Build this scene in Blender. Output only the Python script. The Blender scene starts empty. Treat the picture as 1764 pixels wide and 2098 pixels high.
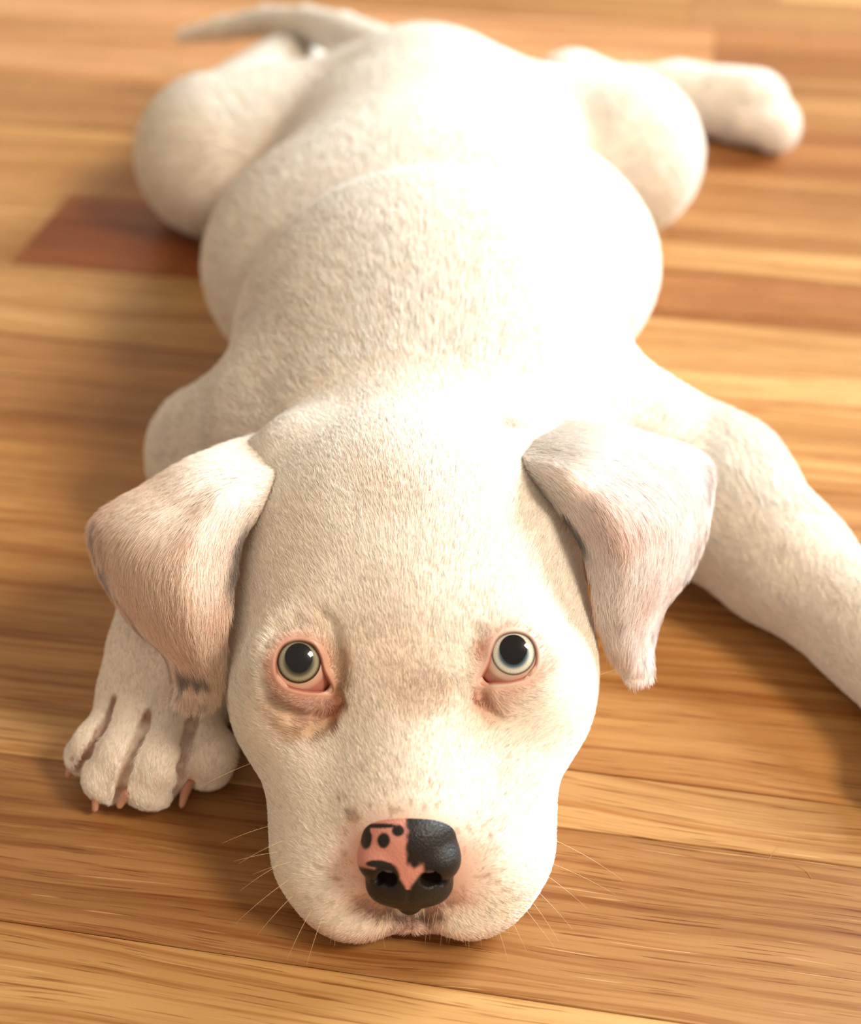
import bpy, bmesh, math, random, time
import numpy as np
from mathutils import Vector, Matrix
from mathutils.bvhtree import BVHTree
T0 = time.time()
rng = np.random.default_rng(7)
random.seed(7)
sc = bpy.context.scene

# ------------------------------------------------------------------ camera, world, lights, exposure
F, CX, CY = 3000.0, 882.0, 1049.0            # focal length in pixels of the 1764x2098 frame
PITCH, H = math.radians(36.87), 0.353        # camera looks 36.9 degrees down from 35 cm above the floor
CAM = np.array([0.0, 0.0, H])
FWD = np.array([0, math.cos(PITCH), -math.sin(PITCH)])
UPV = np.array([0, math.sin(PITCH), math.cos(PITCH)])
cd = bpy.data.cameras.new('camera'); cam = bpy.data.objects.new('camera', cd); sc.collection.objects.link(cam)
cam.location = CAM; cam.rotation_euler = (math.pi/2-PITCH, 0, 0)
cd.sensor_fit = 'VERTICAL'; cd.sensor_height = 24; cd.sensor_width = 24
cd.lens = 24*F/2098; cd.clip_start = 0.01
cd.dof.use_dof = True; cd.dof.focus_distance = 0.424; cd.dof.aperture_fstop = 4.6; cd.dof.aperture_blades = 0
sc.camera = cam

w = bpy.data.worlds.new('world'); sc.world = w; w.use_nodes = True
w.node_tree.nodes['Background'].inputs[0].default_value = (1.0, 0.82, 0.62, 1)
w.node_tree.nodes['Background'].inputs[1].default_value = 0.56

def area(name, loc, target, size, sizey, power, col):
    l = bpy.data.lights.new(name, 'AREA'); l.shape = 'RECTANGLE'; l.size = size; l.size_y = sizey
    l.energy = power; l.color = col
    o = bpy.data.objects.new(name, l); sc.collection.objects.link(o)
    o.location = loc
    d = Vector(target)-Vector(loc); o.rotation_euler = d.to_track_quat('-Z', 'Y').to_euler()
    return o
area('window_light', (2.3, 1.7, 1.5), (0, .45, 0), 1.2, 1.5, 205, (0.80, 0.92, 1.0))
area('room_light', (1.35, -.35, 1.6), (0, .35, 0), .5, .5, 41, (1.0, 0.84, 0.65))
sc.view_settings.view_transform = 'Standard'; sc.view_settings.look = 'None'
sc.view_settings.exposure = 0.0; sc.view_settings.gamma = 1.0
sc.view_settings.use_curve_mapping = False
sc.cycles.use_denoising = True
sc.cycles.max_bounces = 8

# ------------------------------------------------------------------ small helpers
def at(px, py, z):
    d = FWD + UPV*(CY-py)/F + np.array([1, 0, 0])*(px-CX)/F
    return CAM + d*((z-H)/d[2])
def proj(P):
    q = P-CAM; dz = q@FWD
    return CX+F*q[..., 0]/dz, CY-F*(q@UPV)/dz
def srgb(r, g, b):
    return tuple((v/255/12.92 if v/255 <= .04045 else ((v/255+.055)/1.055)**2.4) for v in (r, g, b))
def sstep(a, b, x):
    t = np.clip((x-a)/(b-a), 0, 1); return t*t*(3-2*t)
def link(o, parent=None):
    sc.collection.objects.link(o)
    if parent is not None: o.parent = parent
    return o
def mesh_obj(name, V, Fc, mat, parent=None, col=None, smooth=True):
    me = bpy.data.meshes.new(name)
    V = np.asarray(V, np.float32)
    if isinstance(Fc, np.ndarray):
        n, k = Fc.shape
        me.vertices.add(len(V)); me.vertices.foreach_set('co', V.ravel())
        me.loops.add(n*k); me.loops.foreach_set('vertex_index', Fc.ravel().astype(np.int32))
        me.polygons.add(n); me.polygons.foreach_set('loop_start', np.arange(0, n*k, k, dtype=np.int32))
        me.update(calc_edges=True); me.validate()
    else:
        me.from_pydata([tuple(map(float, v)) for v in V], [], Fc)
    if smooth: me.polygons.foreach_set('use_smooth', np.ones(len(me.polygons), bool))
    if col is not None:
        a = me.color_attributes.new('Col', 'FLOAT_COLOR', 'POINT')
        c = np.ones((len(V), 4), np.float32); c[:, :3] = col; a.data.foreach_set('color', c.ravel())
    me.materials.append(mat)
    return link(bpy.data.objects.new(name, me), parent)

# value noise for pigment and clumping
_tab = rng.random((32, 32, 32)).astype(np.float32)
def vnoise(P, s):
    q = P*s+100; i = np.floor(q).astype(int); f = q-i; f = f*f*(3-2*f); r = 0
    for a in (0, 1):
        for b in (0, 1):
            for c in (0, 1):
                wgt = (f[..., 0] if a else 1-f[..., 0])*(f[..., 1] if b else 1-f[..., 1])*(f[..., 2] if c else 1-f[..., 2])
                r = r+wgt*_tab[(i[..., 0]+a) % 32, (i[..., 1]+b) % 32, (i[..., 2]+c) % 32]
    return r

# ------------------------------------------------------------------ materials
def new_mat(name):
    m = bpy.data.materials.new(name); m.use_nodes = True
    return m, m.node_tree, m.node_tree.nodes['Principled BSDF']
def N(nt, t, **k):
    n = nt.nodes.new(t)
    for a, b in k.items(): setattr(n, a, b)
    return n

def wood_material():
    m, nt, b = new_mat('wood_laminate'); L = nt.links.new
    tc = N(nt, 'ShaderNodeTexCoord'); oi = N(nt, 'ShaderNodeObjectInfo')
    off = N(nt, 'ShaderNodeVectorMath', operation='SCALE'); off.inputs[0].default_value = (3.1, 7.7, 5.3)
    L(oi.outputs['Random'], off.inputs[3])
    add = N(nt, 'ShaderNodeVectorMath', operation='ADD'); L(tc.outputs['Object'], add.inputs[0]); L(off.outputs[0], add.inputs[1])
    # gentle wander of the grain lines
    mp0 = N(nt, 'ShaderNodeMapping'); mp0.inputs['Scale'].default_value = (9, 22, 1); L(add.outputs[0], mp0.inputs[0])
    n0 = N(nt, 'ShaderNodeTexNoise'); n0.inputs['Scale'].default_value = 1; n0.inputs['Detail'].default_value = 1; L(mp0.outputs[0], n0.inputs[0])
    wv = N(nt, 'ShaderNodeVectorMath', operation='MULTIPLY'); L(n0.outputs['Color'], wv.inputs[0]); wv.inputs[1].default_value = (0, .012, 0)
    ad2 = N(nt, 'ShaderNodeVectorMath', operation='ADD'); L(add.outputs[0], ad2.inputs[0]); L(wv.outputs[0], ad2.inputs[1])
    def noise(scale, detail, rough=.55):
        mp = N(nt, 'ShaderNodeMapping'); mp.inputs['Scale'].default_value = scale; L(ad2.outputs[0], mp.inputs[0])
        n = N(nt, 'ShaderNodeTexNoise'); n.inputs['Scale'].default_value = 1; n.inputs['Detail'].default_value = detail
        n.inputs['Roughness'].default_value = rough; L(mp.outputs[0], n.inputs[0]); return n.outputs['Fac']
    def ramp(fac, stops):
        r = N(nt, 'ShaderNodeValToRGB'); L(fac, r.inputs[0])
        while len(r.color_ramp.elements) < len(stops): r.color_ramp.elements.new(.5)
        for e, (p, c) in zip(r.color_ramp.elements, stops): e.position = p; e.color = (*c, 1) if len(c) == 3 else c
        return r.outputs[0]
    def mix(a, c, f, mode='MIX'):
        x = N(nt, 'ShaderNodeMix', data_type='RGBA', blend_type=mode)
        for s, v in ((x.inputs['A'], a), (x.inputs['B'], c), (x.inputs['Factor'], f)):
            if hasattr(v, 'links'): L(v, s)
            elif isinstance(v, tuple): s.default_value = (*v, 1)
            else: s.default_value = v
        return x.outputs['Result']
    g = lambda v: (v, v, v)
    broad = ramp(noise((1.6, 42, 1), 3), [(.30, g(0)), (.70, g(1))])
    # cross-width gradient of the plank: colour A on the near edge, B on the far edge, set per plank through the object colour
    hue = N(nt, 'ShaderNodeMix', data_type='RGBA'); L(broad, hue.inputs['Factor'])
    dark = mix(oi.outputs['Color'], (.70, .58, .44), 1.0, 'MULTIPLY')
    lite = mix(oi.outputs['Color'], (1.22, 1.25, 1.32), 1.0, 'MULTIPLY')
    c0 = mix(dark, lite, broad)
    c1 = mix(c0, (.66, .50, .34), ramp(noise((5, 320, 1), 4, .65), [(.46, g(0)), (.64, g(1))]), 'MULTIPLY')
    pores = ramp(noise((38, 1500, 1), 1), [(.62, g(0)), (.70, g(.7))])
    c2 = mix(c1, (.42, .24, .10), pores, 'MULTIPLY')
    flecks = ramp(noise((30, 1300, 3.3), 1), [(.69, g(0)), (.76, g(.35))])
    c3 = mix(c2, (.82, .54, .27), flecks)
    streak = ramp(noise((3.5, 420, 9.1), 2), [(.64, g(0)), (.70, g(.6))])
    c4 = mix(c3, (.56, .38, .22), streak, 'MULTIPLY')
    L(c4, b.inputs['Base Color'])
    b.inputs['Roughness'].default_value = .36; b.inputs['Specular IOR Level'].default_value = .45
    bp = N(nt, 'ShaderNodeBump'); bp.inputs['Strength'].default_value = .25; bp.inputs['Distance'].default_value = .0004
    inv = N(nt, 'ShaderNodeInvert'); L(pores, inv.inputs[1]); L(inv.outputs[0], bp.inputs['Height'])
    L(bp.outputs[0], b.inputs['Normal'])
    return m
WOOD = wood_material()

def attr_mat(name, rough, spec, sss=0, bump=None, coat=0, coat_rough=.1):
    m, nt, b = new_mat(name); L = nt.links.new
    a = N(nt, 'ShaderNodeAttribute', attribute_name='Col'); L(a.outputs['Color'], b.inputs['Base Color'])
    b.inputs['Roughness'].default_value = rough; b.inputs['Specular IOR Level'].default_value = spec
    if sss:
        b.inputs['Subsurface Weight'].default_value = sss; b.inputs['Subsurface Radius'].default_value = (1, .4, .25)
        b.inputs['Subsurface Scale'].default_value = .003
    b.inputs['Coat Weight'].default_value = coat; b.inputs['Coat Roughness'].default_value = coat_rough
    if bump:
        t = N(nt, 'ShaderNodeTexVoronoi'); t.inputs['Scale'].default_value = bump[0]
        tc = N(nt, 'ShaderNodeTexCoord'); L(tc.outputs['Object'], t.inputs[0])
        bp = N(nt, 'ShaderNodeBump'); bp.inputs['Strength'].default_value = bump[1]; bp.inputs['Distance'].default_value = bump[2]
        L(t.outputs['Distance'], bp.inputs['Height']); L(bp.outputs[0], b.inputs['Normal'])
        L(bp.outputs[0], b.inputs['Coat Normal'])
    return m
SKIN = attr_mat('puppy_skin', .6, .25)
NOSE = attr_mat('nose_leather', .5, .35, bump=(1700, .45, .0003), coat=.12, coat_rough=.3)
LID = attr_mat('eyelid_skin', .38, .4)
EYE = attr_mat('eye_wet', .3, .1, coat=.8, coat_rough=.01)
CLAW = attr_mat('claw_horn', .3, .5, coat=.4)
FUR = attr_mat('white_fur', .55, .25)

def flat_mat(name, col, rough=.5, alpha=None):
    m, nt, b = new_mat(name); b.inputs['Base Color'].default_value = (*col, 1); b.inputs['Roughness'].default_value = rough
    return m
WHISK = flat_mat('whisker', (.80, .62, .38), .4)

# ------------------------------------------------------------------ floor: every plank its own piece
PSI = math.radians(9.95)                     # the boards recede slightly to the left
A_ = np.array([math.cos(PSI), -math.sin(PSI)]); B_ = np.array([math.sin(PSI), math.cos(PSI)])
def ab(px, py):
    p = at(px, py, 0)[:2]; return float(p@A_), float(p@B_)
floor = bpy.data.objects.new('floor', None); link(floor); floor['kind'] = 'structure'
floor['label'] = 'honey and amber wood laminate floor of long narrow strips'; floor['category'] = 'floor'
seams = [ab(100, r)[1] for r in (2290, 1900, 1440, 1078, 862, 692, 545, 397, 262, 160, 62, -20)]
sd = seams[-1]
while sd < 2.2: sd += .072; seams.append(sd)
sd = seams[0]
while sd > -.9: sd -= .070; seams.insert(0, sd)
HON, AMB, TAN, BRN, DRK, PNK = [np.array(srgb(*c)) for c in ((227, 178, 114), (200, 146, 88), (213, 158, 94), (180, 122, 70), (174, 100, 48), (232, 172, 116))]
k0 = seams.index(ab(100, 1900)[1])            # index of the light strip in the lower left corner is k0-1
layout = {k0-1: [(None, HON)], k0: [(None, (AMB*.86, HON*.95, .72))], k0+1: [(ab(850, 1250)[0], TAN*1.04), (None, TAN*1.02)], k0+2: [(ab(850, 950)[0], TAN*1.05), (None, AMB)],
          k0+3: [(ab(850, 800)[0], AMB*.95), (None, TAN)], k0+4: [(ab(850, 650)[0], HON*.96), (None, HON)],
          k0+5: [(ab(143, 399)[0], HON), (ab(850, 500)[0], DRK), (None, (BRN*1.1, HON, .62))], k0+6: [(0., TAN), (None, AMB)],
          k0+7: [(-.05, AMB), (None, BRN*1.1)], k0+8: [(.0, PNK), (None, AMB)], k0+9: [(.02, PNK), (None, BRN*1.15)],
          k0+10: [(0., TAN), (None, AMB)]}
def plank(a0, a1, b0, b1, col, z=0.0):
    g, bv, dp = .00012, .00028, .0003
    la, lb = (a1-a0)/2, (b1-b0)/2
    V = []
    for (i, zz) in ((g, -.008), (g, z-dp), (g+bv, z)):
        V += [(-la+i, -lb+i, zz), (la-i, -lb+i, zz), (la-i, lb-i, zz), (-la+i, lb-i, zz)]
    Fs = [(8, 9, 10, 11), (3, 2, 1, 0)]
    for r in (0, 4):
        for k in range(4): Fs.append((r+k, r+(k+1) % 4, r+4+(k+1) % 4, r+4+k))
    o = mesh_obj('plank', np.array(V), Fs, WOOD, floor, smooth=False)
    c = A_*(a0+a1)/2+B_*(b0+b1)/2
    o.location = (c[0], c[1], 0); o.rotation_euler = (0, 0, -PSI); o.color = (*[float(min(v*.71, 1)) for v in col], 1)
for k in range(len(seams)-1):
    segs = layout.get(k)
    if segs is None:
        segs = []; a = -1.6+random.random()*.5
        while a < 1.5: segs.append((a, random.choice((HON, AMB, TAN, BRN, TAN, AMB)))); a += random.uniform(.45, .9)
        segs.append((None, random.choice((HON, AMB, TAN))))
    a = -1.8
    for e, col in segs:
        e2 = 1.8 if e is None else e
        if isinstance(col, tuple):
            bm_ = seams[k]+(seams[k+1]-seams[k])*col[2]
            plank(a, e2, seams[k], bm_, col[0]); plank(a, e2, bm_, seams[k+1], col[1])
        else: plank(a, e2, seams[k], seams[k+1], col)
        a = e2
sub = mesh_obj('subfloor', [(-2.2, -1.3, -.009), (2.2, -1.3, -.009), (2.2, 2.6, -.009), (-2.2, 2.6, -.009)], [(0, 1, 2, 3)], flat_mat('joint_dark', srgb(70, 38, 16), .9), floor, smooth=False)

# ------------------------------------------------------------------ implicit surface of the puppy
class Prim:
    def __init__(s, kind, k, op='u', **p):
        s.kind, s.k, s.op = kind, k, op; s.__dict__.update(p)
        if kind == 'e':
            R = max(s.r); s.lo = s.c-R; s.hi = s.c+R
        else:
            R = np.array([s.ra]*3); R2 = np.array([s.rb]*3)
            s.lo = np.minimum(s.a-R, s.b-R2); s.hi = np.maximum(s.a+R, s.b+R2)
        mg = .008+k; s.lo = s.lo-mg; s.hi = s.hi+mg
    def d(s, P):
        if s.kind == 'e':
            q = P-s.c
            if s.M is not None: q = q@s.M
            q1 = q/s.r; k0 = np.sqrt((q1*q1).sum(-1))+1e-9; q2 = q1/s.r; k1 = np.sqrt((q2*q2).sum(-1))+1e-9
            return k0*(k0-1)/k1
        pa = P-s.a; ba = s.b-s.a; h = np.clip(pa@ba/(ba@ba), 0, 1)
        q = pa-h[..., None]*ba
        if s.fz != 1: q = q*np.array([1, 1, s.fz])
        return np.sqrt((q*q).sum(-1))-(s.ra+(s.rb-s.ra)*h)
PR = []
def E(c, r, k=.006, M=None, op='u'): PR.append(Prim('e', k, op, c=np.array(c, float), r=np.array(r, float), M=M))
def C(a, b, ra, rb, k=.006, op='u', fz=1): PR.append(Prim('c', k, op, a=np.array(a, float), b=np.array(b, float), ra=ra, rb=rb, fz=fz))
def rotm(ax, deg):
    return np.array(Matrix.Rotation(math.radians(deg), 3, ax))
def field(P, prims=None):
    """P (N,3) scattered points"""
    d = np.full(len(P), .03, np.float32)
    for s in (prims or PR):
        m = np.all((P > s.lo) & (P < s.hi), 1)
        if not m.any(): continue
        v = s.d(P[m]); o = d[m]; k = s.k
        if s.op == 'u':
            h = np.clip(.5+.5*(o-v)/k, 0, 1); d[m] = o+(v-o)*h-k*h*(1-h)
        else:
            v = -v; h = np.clip(.5-.5*(o-v)/k, 0, 1); d[m] = o+(v-o)*h+k*h*(1-h)
    return d
def surface_nets(lo, hi, res, prims, fl=None):
    n = np.ceil((hi-lo)/res).astype(int)+1
    ax = [lo[i]+res*np.arange(n[i]) for i in range(3)]
    f = np.full(n, .03, np.float32)
    for s in prims:
        i0 = np.clip(np.floor((s.lo-lo)/res).astype(int), 0, n-1); i1 = np.clip(np.ceil((s.hi-lo)/res).astype(int), 0, n)
        if (i1 <= i0).any(): continue
        sl = tuple(slice(i0[i], i1[i]) for i in range(3))
        G = np.stack(np.meshgrid(*[ax[i][sl[i]] for i in range(3)], indexing='ij'), -1)
        v = s.d(G).astype(np.float32); o = f[sl]; k = s.k
        if s.op == 'u':
            h = np.clip(.5+.5*(o-v)/k, 0, 1); f[sl] = o+(v-o)*h-k*h*(1-h)
        else:
            v = -v; h = np.clip(.5-.5*(o-v)/k, 0, 1); f[sl] = o+(v-o)*h+k*h*(1-h)
    if fl is not None: f = np.maximum(f, (fl-ax[2])[None, None, :].astype(np.float32))
    ins = f < 0
    cnt = np.zeros(n-1, np.uint8)
    cs = [(a, b, c) for a in (0, 1) for b in (0, 1) for c in (0, 1)]
    def sh(A, o): return A[o[0]:n[0]-1+o[0], o[1]:n[1]-1+o[1], o[2]:n[2]-1+o[2]]
    for o in cs: cnt += sh(ins, o)
    act = (cnt > 0) & (cnt < 8)
    I = np.argwhere(act); idx = -np.ones(n-1, np.int32); idx[tuple(I.T)] = np.arange(len(I))
    acc = np.zeros((len(I), 3)); c = np.zeros(len(I))
    for a in cs:
        for axn in range(3):
            if a[axn]: continue
            b = list(a); b[axn] = 1
            fa = f[tuple((I+a).T)]; fb = f[tuple((I+b).T)]; m = (fa < 0) != (fb < 0)
            t = np.where(m, fa/np.where(m, fa-fb, 1), 0)
            p = np.repeat(np.array([a], float), len(I), 0); p[:, axn] += t
            acc += p*m[:, None]; c += m
    V = lo+(I+acc/c[:, None])*res
    Q = []
    for axn in range(3):
        u, v = [(1, 2), (2, 0), (0, 1)][axn]
        s0 = [slice(None)]*3; s1 = [slice(None)]*3; s0[axn] = slice(0, n[axn]-1); s1[axn] = slice(1, n[axn])
        e = ins[tuple(s0)] != ins[tuple(s1)]; J = np.argwhere(e)
        J = J[(J[:, u] > 0) & (J[:, v] > 0) & (J[:, u] < n[u]-1) & (J[:, v] < n[v]-1)]
        d = np.zeros(3, int); 
        def cell(du, dv):
            K = J.copy(); K[:, u] -= du; K[:, v] -= dv; return idx[tuple(K.T)]
        q = np.stack([cell(1, 1), cell(0, 1), cell(0, 0), cell(1, 0)], 1)
        flip = ~ins[tuple(J.T)]; q[flip] = q[flip][:, ::-1]
        Q.append(q)
    return V, np.concatenate(Q)

X0 = -.0055                                   # middle plane of the head
ROLL = math.radians(2.2)
def hd(x, y, z):                              # head-local to world, a small tilt to one side
    c, s = math.cos(ROLL), math.sin(ROLL)
    zz = z-.03
    return np.array([X0+x*c-zz*s*.6, y, .03+zz*c+x*s])
#==BODY==
# torso, belly, hips
E((0, .490, .061), (.076, .085, .068), .01)
E((.0, .44, .055), (.066, .070, .055), .02)
E((0, .588, .052), (.100, .095, .058), .012)
E((0, .695, .048), (.076, .100, .053), .03)
E((-.004, .755, .058), (.045, .045, .038), .02)
# neck
E((-.004, .418, .056), (.058, .065, .045), .014)
# shoulders
C((-.050, .445, .055), (-.080, .462, .034), .034, .028, .012)
C((.056, .450, .052), at(1455, 1010, .034), .034, .028, .012)
for f0 in ((412, 815, 398, 935), (440, 800, 445, 900)): C(at(f0[0], f0[1], .056), at(f0[2], f0[3], .048), .0016, .0026, .006, 's')
# right foreleg stretched past the frame
C(at(1455, 1010, .034), at(1590, 1140, .026), .027, .0225, .012)
C(at(1590, 1140, .025), at(1790, 1300, .021), .0225, .0185, .008)
RW = at(1790, 1300, .020); RP = RW+(.016, -.040, -.004)
C(RW, RP, .0185, .018, .008)
for dx in (-.017, -.006, .006, .016): C(RP+(dx*.6, .005, -.003), RP+(dx, -.022-.04*abs(dx)*0-abs(dx)*-.3, -.006), .010, .0090, .003)
# left hind leg: thigh, shin, foot
C((-.045, .755, .042), (-.112, .735, .037), .040, .0420, .015)
C((-.118, .748, .033), (-.088, .885, .028), .036, .022, .012)
C((-.088, .885, .022), (-.05, .93, .016), .018, .015, .01)
# right hind leg
C((.040, .755, .040), (.101, .735, .038), .038, .0420, .015)
C((.103, .745, .034), (.086, .864, .024), .034, .022, .012)
C((.084, .868, .020), (.150, .864, .020), .018, .016, .012)
C((.150, .866, .022), (.192, .848, .020), .016, .021, .01)
for t in (-1.5, -.5, .5, 1.5): C((.19, .848+t*.009, .019), (.209-abs(t)*.003, .843+t*.0105, .0145), .011, .0112, .003)
# tail
TL = [(-.010, .780, .066), tuple(at(705, 74, .062)), tuple(at(630, 48, .056)), tuple(at(550, 44, .048)), tuple(at(460, 58, .038)), tuple(at(375, 74, .028))]
for k, (ra, rb) in enumerate(((.018, .0115), (.0115, .009), (.009, .0078), (.0078, .006), (.006, .0035))): C(TL[k], TL[k+1], ra, rb, .012 if k == 0 else .003)
# ---- head
E(hd(0, .362, .064), (.053, .052, .046), .016)
E(hd(0, .339, .057), (.051, .047, .0425), .01)
E(hd(0, .37, .032), (.046, .055, .030), .02)
for s in (-1, 1):
    E(hd(s*.0318, .334, .039), (.0255, .036, .033), .010)          # cheek
    E(hd(s*.0200, .2870, .0185), (.0218, .0265, .0210), .006)
    E(hd(s*.0160, .2765, .0105), (.0170, .0185, .0112), .005)      # flews
    E(hd(s*.0200, .320, .0745), (.020, .015, .0115), .010)        # brow
    E(hd(s*.0330, .309, .054), (.0165, .016, .016), .012)
    E(hd(s*.0260, .306, .034), (.0180, .026, .026), .008)
E(hd(0, .296, .032), (.034, .034, .029), .010)
E(hd(0, .2795, .0075), (.022, .0175, .0078), .0022)                  # chin
C(hd(0, .278, .043), hd(0, .318, .068), .0150, .021, .010)
C(at(610, 955, .082), at(525, 990, .074), .0150, .0115, .014)
C(at(1075, 940, .084), at(1165, 980, .078), .0150, .0115, .014)
# eye sockets and lids
ER = .0125
ES = {-1: at(612.5, 1355, .0770), 1: at(1052, 1338, .0795)}
EC = {}
for s in (-1, 1):
    gz = CAM-ES[s]; gz /= np.linalg.norm(gz); EC[s] = ES[s]-gz*ER
    E(EC[s]-gz*.0012, (ER+.0021,)*3, .006)
    rx = np.cross(UPV, gz); rx /= np.linalg.norm(rx); up = np.cross(gz, rx)
    def ep(u, v, w_, s=s, rx=rx, up=up, gz=gz): return EC[s]+rx*u*s+up*v+gz*w_   # u>0 is away from the nose
    if s == 1: EPR = ep
    else: EPL = ep
    C(ep(0, .0001, .002), ep(0, .0001, .022), .0066, .0070, .0010, 's')
    C(ep(-.0015, -.0030, .002), ep(-.0015, -.0030, .022), .0058, .0060, .0010, 's')
    C(ep(-.0058, -.0056, .002), ep(-.0058, -.0056, .022), .0030, .0032, .0012, 's')
    for p_ in PR[-3:]: p_.cut = True
# outline of the opening between the lids (outward, upward), metres
OUTL = np.array([(-.0089, -.0081), (-.0069, -.0030), (-.0057, .0012), (-.0036, .0043), (.0002, .0054), (.0040, .0043), (.0061, .0008), (.0059, -.0034), (.0034, -.0066), (-.0010, -.0080), (-.0056, -.0083)])
# philtrum and lip line
# ---- left front paw
wr = at(345, 1345, .026)
C((-.086, .375, .027), wr, .020, .0185, .008)
toes = [((238, 1440, .022), (196, 1500, .020), (176, 1548, .0095), .0075, .0078, .0066),
        ((285, 1460, .025), (255, 1520, .0235), (222, 1592, .0100), .0085, .0085, .0082),
        ((340, 1470, .026), (330, 1530, .0245), (310, 1600, .0105), .0090, .0090, .0092),
        ((400, 1470, .024), (425, 1515, .0215), (425, 1566, .0100), .0085, .0085, .0082)]
C(wr, at(325, 1455, .020), .0185, .0150, .008, fz=1.1)
C(at(290, 1430, .018), at(385, 1440, .018), .0145, .0145, .006)
for a, b, c, ra, rb, rc in toes:
    A, Bq, Cq = at(*a), at(*b), at(*c)
    C(A+(0, 0, -.006), Bq+(0, 0, -.006), ra, rb, .0035)
    C(Bq+(0, 0, -.006), Cq, rb, rc, .0018)
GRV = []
def trace(pxs):
    D = np.array([FWD+UPV*(CY-b)/F+np.array([1, 0, 0])*(a-CX)/F for a, b in pxs]); D /= np.linalg.norm(D, axis=1, keepdims=True)
    t = np.full(len(D), .30)
    for _ in range(70): t = t+np.clip(field(CAM+D*t[:, None]), -.002, .01)*.7
    X = CAM+D*t[:, None]
    for q in range(len(X)):
        if X[q, 2] < .007: X[q] = at(pxs[q][0], pxs[q][1], .007)
    return X
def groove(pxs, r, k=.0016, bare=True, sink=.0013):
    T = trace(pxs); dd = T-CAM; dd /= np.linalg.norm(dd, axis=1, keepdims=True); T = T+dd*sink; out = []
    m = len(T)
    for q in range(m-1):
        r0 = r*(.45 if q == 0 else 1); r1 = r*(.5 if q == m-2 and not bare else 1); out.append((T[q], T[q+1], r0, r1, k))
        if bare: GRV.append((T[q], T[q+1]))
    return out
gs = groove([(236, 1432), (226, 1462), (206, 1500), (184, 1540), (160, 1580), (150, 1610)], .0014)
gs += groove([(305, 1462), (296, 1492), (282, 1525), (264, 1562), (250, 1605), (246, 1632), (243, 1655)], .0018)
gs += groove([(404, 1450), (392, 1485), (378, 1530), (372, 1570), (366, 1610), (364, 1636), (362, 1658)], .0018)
gs += groove([(660, 1262), (676, 1292), (684, 1325), (688, 1360), (692, 1390)], .0009, .005, False, -.0002)
gs += groove([(545, 1318), (570, 1288), (606, 1272), (640, 1282)], .0009, .003, False, -.0002)
gs += groove([(684, 1415), (690, 1440), (672, 1475), (640, 1500)], .0010, .004, False, -.0002)
gs += groove([(984, 1300), (980, 1350), (978, 1400), (988, 1440), (1012, 1470)], .0010, .004, False, -.0002)
gs += groove([(540, 1400), (560, 1440), (600, 1465), (640, 1470)], .0012, .004, False, -.0003)
gs += groove([(836, 1880), (838, 1896)], .0012, .002, False)
for a, b, ra, rb, k in gs: C(a, b, ra, rb, k, 's')
#==END==
lo = np.array([-.21, .235, -.006]); hi = np.array([.25, .99, .135])
V, Q = surface_nets(lo, hi, .0016, PR, .0004)
print('nets', len(V), time.time()-T0)
me = bpy.data.meshes.new('tmp'); me.from_pydata(V.tolist(), [], Q.tolist())

bm = bmesh.new(); bm.from_mesh(me)
# keep the largest shell and refine where the picture is close: face and near paw
fine = [e for e in bm.edges if all((v.co.y < .40 and v.co.z > .003 and -.125 < v.co.x < .07) for v in e.verts)]
bmesh.ops.subdivide_edges(bm, edges=fine, cuts=1, use_grid_fill=True)
fine2 = [e for e in bm.edges if all((np.linalg.norm(np.array(v.co)-EC[-1]) < .019 or np.linalg.norm(np.array(v.co)-EC[1]) < .019) and v.co.y < .305 for v in e.verts)]
bmesh.ops.subdivide_edges(bm, edges=fine2, cuts=1, use_grid_fill=True)
bmesh.ops.triangulate(bm, faces=[f for f in bm.faces if len(f.verts) > 4])
bm.normal_update(); bm.to_mesh(me); bm.free()
V = np.empty(len(me.vertices)*3); me.vertices.foreach_get('co', V); V = V.reshape(-1, 3)
def relax_project(V, me, its=3):
    ed = np.empty(len(me.edges)*2, np.int32); me.edges.foreach_get('vertices', ed); ed = ed.reshape(-1, 2)
    deg = np.bincount(ed.ravel(), minlength=len(V))[:, None].astype(float)
    for it in range(its):
        if it < 2:
            S = np.zeros_like(V); np.add.at(S, ed[:, 0], V[ed[:, 1]]); np.add.at(S, ed[:, 1], V[ed[:, 0]])
            V = V*.5+.5*S/np.maximum(deg, 1)
        e = .0004; f0 = field(V); g = np.stack([field(V+np.eye(3)[i]*e)-f0 for i in range(3)], 1)/e
        n2 = np.maximum((g*g).sum(1), .2)
        st = np.clip(f0/n2, -.0015, .0015)[:, None]*g
        V = V-st
        V[:, 2] = np.maximum(V[:, 2], .0005)
    return V
V = relax_project(V, me)
print('refined', len(V), time.time()-T0)

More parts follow.
